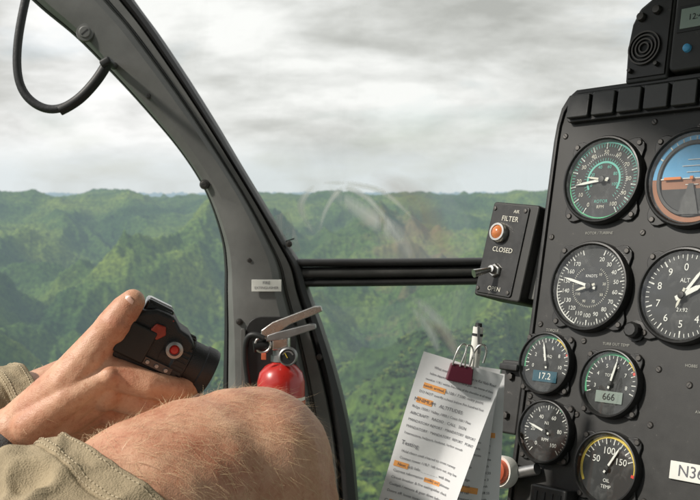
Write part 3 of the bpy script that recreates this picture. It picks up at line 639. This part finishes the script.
lathe('knob_stem',[(.006,-.008),(.006,-.05)],M_STEEL,kn,seg=20)
lathe('knob_center',[(0,.0098),(.003,.0095),(.0036,.0085)],M_STEEL,kn,seg=16)
rod('lever_stub',(.012,.002,-.012),(.030,.008,-.012),.005,.005,M_STEEL,kn)
box('switch_block',.052,-.022,-.010,.036,.036,.018,M_BEZEL,kn,bw=.002)
for k_ in range(4): box('block_slot',.040+.008*k_,-.022,-.0008,.003,.026,.001,M_FACE,kn,bw=0)
# ------------------------------------------------------------------ papers with clip and pen
def tmesh(s,size):
    cu=bpy.data.curves.new('t','FONT'); cu.body=s; cu.size=size; cu.resolution_u=2; cu.align_y='CENTER'
    o=bpy.data.objects.new('t',cu); sc.collection.objects.link(o)
    dg=bpy.context.evaluated_depsgraph_get(); me=o.evaluated_get(dg).to_mesh()
    v=[tuple(x.co) for x in me.vertices]; f=[tuple(p.vertices) for p in me.polygons]
    o.evaluated_get(dg).to_mesh_clear(); bpy.data.objects.remove(o); return v,f
pp=root('paper_checklists')
def paper(org,ew,W,Hh,curl,lines,hls,seed=0,fold=0):
    ew=Vector(ew).normalized(); yv=Vector((0,1,0)); ed=ew.cross(yv); 
    if ed.z>0: ed=-ed
    org=Vector(org)
    def P(w_,h,off=0):
        a=w_/W; t=h/Hh
        y=curl*math.sin(a*math.pi*.8+seed)*(.3+t) - fold*max(0,a-.55)**1.5*t*2.2 + .004*math.sin(t*5+seed)+.0012*math.sin(a*7+t*9+seed)
        sh=-fold*max(0,a-.55)**1.3*t*1.2
        return org+ew*(w_+sh)+ed*h+Vector((0,y-.0-off,0))
    nx,ny=40,60; vs=[];fs=[]
    for j in range(ny+1):
        for i in range(nx+1): vs.append(P(W*i/nx,Hh*j/ny))
    for j in range(ny):
        for i in range(nx): k_=j*(nx+1)+i; fs.append((k_,k_+1,k_+nx+2,k_+nx+1))
    add('sheet',vs,fs,M_PAPER,pp,smooth=True)
    for (x,h,s_,size) in lines:
        v,f=tmesh(s_,size)
        if not v: continue
        mxw=max(a[0] for a in v); sc_=min(1,(W-x-.003)/mxw)
        add('print',[P(x+a[0]*sc_,h-a[1],.00035) for a in v],f,M_INK,pp)
    for (x,h,w_,hh) in hls:
        vs=[];fs=[]
        for i in range(13): vs+=[P(x+w_*i/12,h-hh/2,.0002),P(x+w_*i/12,h+hh/2,.0002)]
        for i in range(12): fs.append((2*i,2*i+1,2*i+3,2*i+2))
        add('highlight',vs,fs,M_HL,pp)
paper((.086,.824,-.100),(1,0,-.06),.042,.17,.004,[(.014,.02+.0055*k_,random.choice(['Company 128.55','Traffic 118.1 on','Pos LZ 4 north','N / S entry  gate','Waimea  gate 3']),.0029) for k_ in range(24)],[(.014,.118,.024,.005),(.018,.05,.018,.004)],2)
paper((.074,.815,-.090),(1,0,-.16),.050,.19,.004,[(.006,.03+.0052*k_,random.choice(['Check item %d on all frequencies','Next  %d  miles inbound call','Report %d  before the ridge','Radio %d monitor tower'])%(k_+2),.0029) for k_ in range(26)],[(.026,.10,.020,.005),(.024,.125,.02,.004)],1)
L1=[(.012,.010,'What everyone needs to know re Kai Nalu Road',.0032),(.010,.0155,'before departure and upon arrival at gate - see reverse of sheet',.0028),(.008,.0205,'monitor 118.1 within five miles of the shoreline at all times',.0027),(.008,.0260,'needs arrival, 6.100 / 7.500  entry point',.0032),(.006,.0315,'DO NOT overfly school below five hundred feet',.0028),(.004,.0385,'MINIMUM   ALTITUDES',.0040),(.004,.0445,'Ridge 1500 / Valley 1000 / Coast 500 / Pass',.0029),
(.004,.0500,'AIRCRAFT   RADIO   CALL   SIGN',.0033),(.004,.0555,'MANDATORY REPORT   MANDATORY  REPORT',.0030),(.004,.061,'MANDATORY   MANDATORY  REPORT   POINT',.0030),(.004,.0665,'Intersection, heliport, lookout, harbor mouth',.0028),(.004,.0745,'Testing',.0048),(.006,.081,'Hold short until cleared to cross runway',.0029),(.006,.0865,'Contact tower 118.7  left turn out, stay low',.0029),(.006,.092,'Next, call: Info _ _ _ _ _ _ with time',.0032),
(.004,.0975,'Current information (code) and altimeter',.0030),(.004,.103,'Circuit breaker & fire extinguisher check',.0030),(.004,.1085,'Cockpit / remote & gear down before land',.0030),(.004,.114,'Doors off: loose items secured, belts on',.0030),(.004,.122,'Contact  Maintenance',.0040),(.004,.129,'128.6 / 7.2 to 8.6 on the second radio',.0030),(.004,.135,'Anchor Point to Harbor, 1500 ft',.0030),(.004,.141,'Report inbound left turn  downwind',.0030),(.004,.147,'Fuel truck on request',.0030)]
paper((.0590,.800,-.0810),(.955,0,-.29),.067,.175,-.003,L1,[(.008,.0260,.018,.0046),(.006,.0385,.013,.0048),(.003,.092,.012,.0044),(.008,.1225,.020,.0044),(.012,.141,.024,.0045),(.03,.0978,.014,.0035)],0,fold=.040)
bc=root('binder_clip')
CM=Matrix.Translation((.0880,.797,-.0985))@Matrix.Rotation(rad(90),4,'X')@Matrix.Rotation(rad(-12),4,'Z')
extrude('clip_body',[(-.0105,-.007),(.0105,-.007),(.009,.007),(-.009,.007)],-.010,.004,M_MAROON,bc,M=CM,bw=.001)
for sx in (-1,1):
    tube('clip_wire',[(sx*.008,.006,.004),(sx*.008,.012,.005),(sx*.006,.022,.004),(sx*.002,.025,.003),(-sx*.001,.022,.004),(sx*.001,.012,.005),(sx*.002,.006,.004)],.0007,M_CHROME,bc,M=CM)
tube('hook_wire',[(.006,.0,-.002),(.006,.020,-.002),(.012,.030,0),(.018,.024,0),(.016,.012,0)],.0009,M_CHROME,bc,M=CM)
pn=root('marker_pen')
a_=Vector((.1005,.806,-.088)); b_=Vector((.1035,.806,-.062))
rod('barrel',a_,b_,.0042,.0042,M_PLAC,pn); rod('barrel_lower',a_,a_+(a_-b_)*1.3,.0042,.0036,M_PLAC,pn); rod('tip',b_,b_+(b_-a_)*.12,.003,.0026,M_FACE,pn); rod('end_cap',b_-(b_-a_)*.28,b_-(b_-a_)*.2,.0045,.0045,M_FACE,pn)
box('pocket_clip',.1030,.8010,-.072,.002,.001,.022,M_STEEL,pn,bw=.0003)
# ------------------------------------------------------------------ passenger
ps=root('seated_passenger')
def chain_geo(chains, seg=14, rings=9):
    vs=[];fs=[]
    def sph(c,r):
        b0=len(vs); vs.append((c[0],c[1],c[2]+r))
        for i in range(1,rings):
            p=math.pi*i/rings
            for j in range(seg):
                q=2*math.pi*j/seg; vs.append((c[0]+r*math.sin(p)*math.cos(q),c[1]+r*math.sin(p)*math.sin(q),c[2]+r*math.cos(p)))
        vs.append((c[0],c[1],c[2]-r)); last=len(vs)-1
        for j in range(seg): fs.append((b0,b0+1+j,b0+1+(j+1)%seg)); fs.append((last,last-seg+(j+1)%seg,last-seg+j))
        for i in range(rings-2):
            for j in range(seg):
                a=b0+1+i*seg+j; b=b0+1+i*seg+(j+1)%seg; fs.append((a,a+seg,b+seg,b))
    for ch in chains:
        for i in range(len(ch)-1):
            (p,r),(q,s)=ch[i],ch[i+1]; p=Vector(p);q=Vector(q); d=(q-p).length; n=max(1,int(d/(min(r,s)*.28)))
            for k_ in range(n+1):
                t=k_/n; sph(p.lerp(q,t),r+(s-r)*t)
    return vs,fs
def organic(name,chains,vox,m,parent,it=6,fac=.5):
    vs,fs=chain_geo(chains); o=add(name,vs,fs,m,parent)
    rm=o.modifiers.new('r','REMESH'); rm.mode='VOXEL'; rm.voxel_size=vox; rm.use_smooth_shade=True
    sm=o.modifiers.new('s','SMOOTH'); sm.iterations=it; sm.factor=fac
    return o
K=Vector((-.077,.74,-.163)); A=Vector((-.743,-.669,-.36)).normalized(); nrm=Vector((.669,-.743,0)); UP=Vector((0,0,1))
leg=organic('near_leg',[[(K+A*.46,.082),(K+A*.28,.077),(K+A*.14,.072),(K+A*.085+UP*.008,.070),(K+A*.045+UP*.008,.066),(K,.059)],
   [(K+A*.06,.063),(K+Vector((.006,.006,.002)),.060),(K+Vector((.014,.012,-.03)),.056),(K+Vector((.02,.02,-.10)),.050),(K+Vector((.035,.035,-.22)),.052),(K+Vector((.06,.06,-.42)),.036)],
   [(K+Vector((-.010,-.010,.026)),.037),(K+Vector((.018,.014,.010)),.038),(K+Vector((.028,.020,-.03)),.034)],
   [(K+Vector((.012,-.012,.004)),.050),(K+Vector((.02,-.008,-.03)),.046)],
   [(K+A*.05+nrm*.022+Vector((0,0,-.01)),.044),(K+nrm*.018+Vector((.0,0,-.03)),.042)]],.004,M_SKIN,ps,it=12)
K2=Vector((-.243,.94,-.154))
leg2=organic('far_leg',[[(K2+A*.46,.080),(K2+A*.28,.074),(K2+A*.14,.066),(K2,.060)],[(K2,.060),(K2+Vector((.014,.012,-.05)),.054),(K2+Vector((.035,.035,-.22)),.05),(K2+Vector((.06,.06,-.42)),.036)],
   [(K2+Vector((0,0,.026)),.036),(K2+Vector((.02,.014,.0)),.036)]],.005,M_SKIN,ps,it=8)
def shorts(name,Kp,hem,r0,r1,length,parent,seed):
    U=Vector((0,0,1))-A*A.z; U.normalize(); Nn=A.cross(U); 
    if Nn.dot(nrm)<0: Nn=-Nn
    ns,nt_=170,140; vs=[];fs=[]
    def rr_(t,a,d):
        r=r0+(r1-r0)*t
        p=Kp+A*(hem+d)+ (U*math.cos(a)+Nn*math.sin(a))*r
        wv=mnoise.noise(Vector((p.x*16,p.y*16,p.z*16+seed)))*.012+mnoise.noise(Vector((p.x*45+seed,p.y*45,p.z*45)))*.006
        wv+= .007*math.sin(a*5+d*38+seed+2*mnoise.noise(p*12))*min(1,d/.05)
        fr=mnoise.noise(Vector((p.x*26+seed*3,p.y*26,p.z*26))); wv+= .004*(1-min(1,abs(fr)*5))
        wv+= .0018*mnoise.noise(p*160)*max(0,1-abs(d-.012)/.014)
        wv*= (.5+.5*min(1,d/.04))
        if d<.024: wv+=.0016
        if abs(d-.025)<.002: wv-=.0014
        return r+wv
    def PT(a,d,off=0):
        t=d/length; skew=.010*math.sin(a*2+seed)*max(0,1-d/.06)
        r=rr_(t,a,d)+off
        return Kp+A*(hem+d+skew)+(U*math.cos(a)+Nn*math.sin(a))*r
    ds=[-.0]+[.0015,.004]+[.004+(length-.004)*((j/ (ns))**1.3) for j in range(1,ns)]
    rows=[]
    rows.append([PT(2*math.pi*k_/nt_,.012,-.0045) for k_ in range(nt_)])
    rows.append([PT(2*math.pi*k_/nt_,.0006,-.0035) for k_ in range(nt_)])
    rows.append([PT(2*math.pi*k_/nt_,.0,-.0015) for k_ in range(nt_)])
    for d in ds[1:]: rows.append([PT(2*math.pi*k_/nt_,d) for k_ in range(nt_)])
    for r in rows: vs+=r
    for j in range(len(rows)-1):
        for k_ in range(nt_): fs.append((j*nt_+k_,j*nt_+(k_+1)%nt_,(j+1)*nt_+(k_+1)%nt_,(j+1)*nt_+k_))
    add(name,vs,fs,M_KHAKI,parent,smooth=True)
    sv=[];sf=[]
    for dd in (.0045,.020,.0235):
        n=150
        for k_ in range(n):
            a=2*math.pi*k_/n; a2=a+2*math.pi/n*.62
            p=PT(a,dd,.0004);q=PT(a2,dd,.0004); 
            up=(p-(Kp+A*(hem+dd))).normalized(); b0=len(sv)
            for (pt,s1,s2) in ((p,-1,0),(p,1,0),(p,0,1.1),(q,-1,0),(q,1,0),(q,0,1.1)): sv.append(pt+A*.0004*s1+up*.0006*s2)
            sf+=[(b0,b0+2,b0+5,b0+3),(b0+1,b0+4,b0+5,b0+2),(b0,b0+1,b0+2),(b0+3,b0+5,b0+4)]
    add(name+'_stitching',sv,sf,M_STITCH,parent)
shorts('shorts_near_leg',K,.103,.0825,.088,.38,ps,1.3)
shorts('shorts_far_leg',K2,.055,.0715,.085,.36,ps,5.1)
# hand
idx=[((-.187,.785,-.0965),.0132),((-.158,.786,-.1060),.0112),((-.1377,.800,-.1118),.0103),((-.1250,.820,-.108),.0088)]
mid=[((-.1936,.798,-.1130),.0132),((-.1606,.800,-.1250),.0112),((-.1400,.818,-.1300),.0102),((-.130,.838,-.126),.0088)]
rin=[((-.2025,.81,-.1270),.0125),((-.174,.818,-.1400),.0106),((-.154,.838,-.142),.0096),((-.144,.856,-.136),.0085)]
pin=[((-.2132,.82,-.1390),.0115),((-.1917,.838,-.1490),.0094),((-.175,.856,-.1487),.0086),((-.166,.870,-.142),.0076)]
W=Vector((-.272,.802,-.158))
wa=W+Vector((-.002,-.004,.010)); wb_=W+Vector((.002,.006,-.010))
hand=organic('hand',[idx,mid,rin,pin,
  [(wa,.0215),((-.225,.790,-.122),.0185),idx[0]],[(wa,.0215),((-.228,.797,-.130),.019),mid[0]],[(wb_,.0215),((-.236,.806,-.139),.0182),rin[0]],[(wb_,.0215),((-.243,.813,-.146),.0168),pin[0]],
  [((-.19,.79,-.101),.0120),((-.197,.80,-.115),.0122),((-.206,.81,-.128),.0116),((-.214,.82,-.137),.0108)],
  [(wa+Vector((.006,0,.004)),.0195),((-.222,.786,-.106),.0195),((-.204,.783,-.083),.0158),((-.192,.783,-.066),.0126),((-.1855,.782,-.0590),.0134),((-.1765,.783,-.0475),.0122),((-.1705,.785,-.0405),.0100)],
  [((-.214,.786,-.098),.017),((-.196,.787,-.0995),.0130)],
  [((-.188,.7765,-.0985),.0085),((-.1865,.7745,-.0975),.0075)],
  [((-.1935,.790,-.1150),.0125),((-.1925,.787,-.1140),.0115)],
  [((-.250,.783,-.138),.0155),((-.22,.776,-.116),.0125),((-.192,.7775,-.1),.0085)],
  [((-.185,.782,-.0625),.0118),((-.1825,.780,-.0575),.0122)],
  [(W,.0225),(W+Vector((-.06,-.012,-.018)),.026),(W+Vector((-.20,-.05,-.06)),.042)]],.0014,M_SKIN,ps,it=4,fac=.5)
def nail(p,dirv,nv,l,w_):
    d=Vector(dirv).normalized(); nn=Vector(nv); nn=(nn-d*nn.dot(d)).normalized(); s_=d.cross(nn); vs=[];fs=[]
    for i in range(9):
        for j in range(9):
            a=-1+i/4.; b=-1+j/4.; rr2=math.sqrt(max(0,1-(abs(a)**3)))
            vs.append(Vector(p)+d*a*l+s_*b*w_*rr2**.6+nn*(-.35*w_*b*b*rr2 - .1*l*a*a))
    for i in range(8):
        for j in range(8): k_=i*9+j; fs.append((k_,k_+1,k_+10,k_+9))
    add('nail',vs,fs,M_NAIL,ps,smooth=True)
nail((-.1738,.7745,-.0398),(.6,.0,.75),(-.15,-.95,.35),.0056,.0052)
sl_=organic('sleeve',[[(W+Vector((-.010,-.006,-.004)),.030),(W+Vector((-.07,-.016,-.022)),.035),(W+Vector((-.22,-.05,-.07)),.052)]],.003,M_GREYC,ps,it=3)
# body hair
dg=bpy.context.evaluated_depsgraph_get()
def hairs(o,n,flow,Lmin,Lmax,cond,wid=.00011):
    ev=o.evaluated_get(dg); me=ev.to_mesh(); polys=[p for p in me.polygons if cond(p.center)]
    areas=np.array([p.area for p in polys]); areas/=areas.sum(); ch=np.random.choice(len(polys),n,p=areas)
    vs=[];fs=[]
    for c in ch:
        p=polys[c]; vv=[me.vertices[i].co for i in p.vertices]; wts=np.random.dirichlet(np.ones(len(vv)))
        pos=Vector((0,0,0))
        for w_,q in zip(wts,vv): pos+=q*float(w_)
        nn=p.normal.copy(); fl=Vector(flow)+Vector(np.random.normal(0,.45,3)); t=(fl-nn*fl.dot(nn)); 
        if t.length<.01: continue
        t.normalize(); L_=random.uniform(Lmin,Lmax); sd=t.cross(nn)*wid
        b0=len(vs); up=random.uniform(.25,.6)
        bend=Vector(np.random.normal(0,.15,3))
        for k_,f in enumerate((0,.4,.75,1)):
            q=pos+(t*f+nn*(up*f-.45*up*f*f)+bend*f*f)*L_; ww=1-f*.8
            vs+=[q+sd*ww,q-sd*ww]
        for k_ in range(3): fs.append((b0+2*k_,b0+2*k_+1,b0+2*k_+3,b0+2*k_+2))
    add('body_hair',vs,fs,M_HAIR,ps); ev.to_mesh_clear()
hairs(leg,4200,(.5,.3,-.8),.006,.015,lambda c:c.z>-.24 and (c-K).dot(A)<.12 and c.y<.80,.00009)
hairs(leg2,500,(.5,.3,-.6),.006,.013,lambda c:c.z>-.2 and (c-K2).dot(A)<.1)
hairs(hand,380,(.7,.2,-.2),.004,.009,lambda c:c.x<-.2 and c.z<-.10,.00008)
# handheld camera
e1=Vector((.84,.25,-.46)).normalized(); e3=Vector((0,-1,0)); e3=(e3-e1*e3.dot(e1)).normalized(); e2=e3.cross(e1)
HM=Matrix.Translation((-.1560,.805,-.076))@Matrix((e1.to_tuple(),e2.to_tuple(),e3.to_tuple())).transposed().to_4x4()
hcam=root('handheld_camera',HM)
extrude('body',[(-.036,-.020),(-.034,.010),(-.024,.022),(-.014,.028),(.000,.029),(.010,.022),(.018,.021),(.026,.016),(.026,-.019),(.015,-.022),(-.026,-.023)],-.020,.016,M_CAM,hcam,bw=.004)
MB=Matrix.Rotation(rad(90),4,'Y')
lathe('lens_barrel',[(.0,.054),(.014,.054),(.0145,.056),(.0185,.056),(.0195,.053),(.0195,.046),(.0185,.045),(.0185,.034),(.0205,.033),(.0205,.022),(.019,.020),(.019,.01)],M_CAM,hcam,M=Matrix.Translation((-.006,-.002,-.002))@MB,seg=40)
lathe('lens_glass',[(0,.0548),(.0138,.0544)],M_CAMG,hcam,M=Matrix.Translation((-.006,-.002,-.002))@MB,seg=32)
for k_ in range(30):
    a=2*math.pi*k_/30; box('lens_knurl',.0205*math.cos(a),.0205*math.sin(a),.0275,.0012,.0022,.009,M_RUB,hcam,M=Matrix.Translation((-.006,-.002,-.002))@MB,bw=0)
box('grip_pad',-.018,-.002,.0175,.026,.028,.005,M_RUB,hcam,bw=.002)
box('rear_hump',-.012,.026,-.002,.024,.012,.022,M_CAMG,hcam,bw=.003)
for (x,y,r_,m) in ((.012,.006,.0068,M_STEEL),):
    lathe('dial',[(.0,.0205),(r_*.62,.0205),(r_*.66,.0225),(r_,.0218),(r_,.015)],m,hcam,M=Matrix.Translation((x,y,0)),seg=28)
    lathe('dial_center',[(0,.0225),(r_*.4,.022),(r_*.58,.0206)],M_REDP,hcam,M=Matrix.Translation((x,y,0)),seg=20)
M_DRED=mat('trim_dark_red',(.3,.04,.025),.35,var=.2,vscale=300)
extrude('record_button',[(-.013,.008),(-.010,.018),(-.002,.019),(.001,.013),(-.004,.006)],.0155,.0190,M_DRED,hcam,bw=.0012)
box('red_trim',-.004,.0235,.0135,.012,.005,.004,M_DRED,hcam,bw=.0008)
box('control_strip',.006,-.012,.0165,.026,.007,.0022,M_CAMG,hcam,bw=.0006)
for k_ in range(3): lathe('small_button',[(0,.0194),(.0016,.0192),(.002,.0175)],M_STEEL,hcam,M=Matrix.Translation((-.002+.008*k_,-.012,0)),seg=14)
# ------------------------------------------------------------------ camera
cd=bpy.data.cameras.new('camera'); cam=bpy.data.objects.new('camera',cd); sc.collection.objects.link(cam)
cd.sensor_width=36; cd.lens=36*1000/700.; cd.clip_start=.02; cd.clip_end=80000
cam.matrix_world=C@Matrix.Rotation(rad(90),4,'X')
cd.dof.use_dof=True; cd.dof.focus_distance=.86; cd.dof.aperture_fstop=24
sc.camera=cam
sc.view_settings.view_transform='Standard'; sc.view_settings.look='None'; sc.view_settings.exposure=0
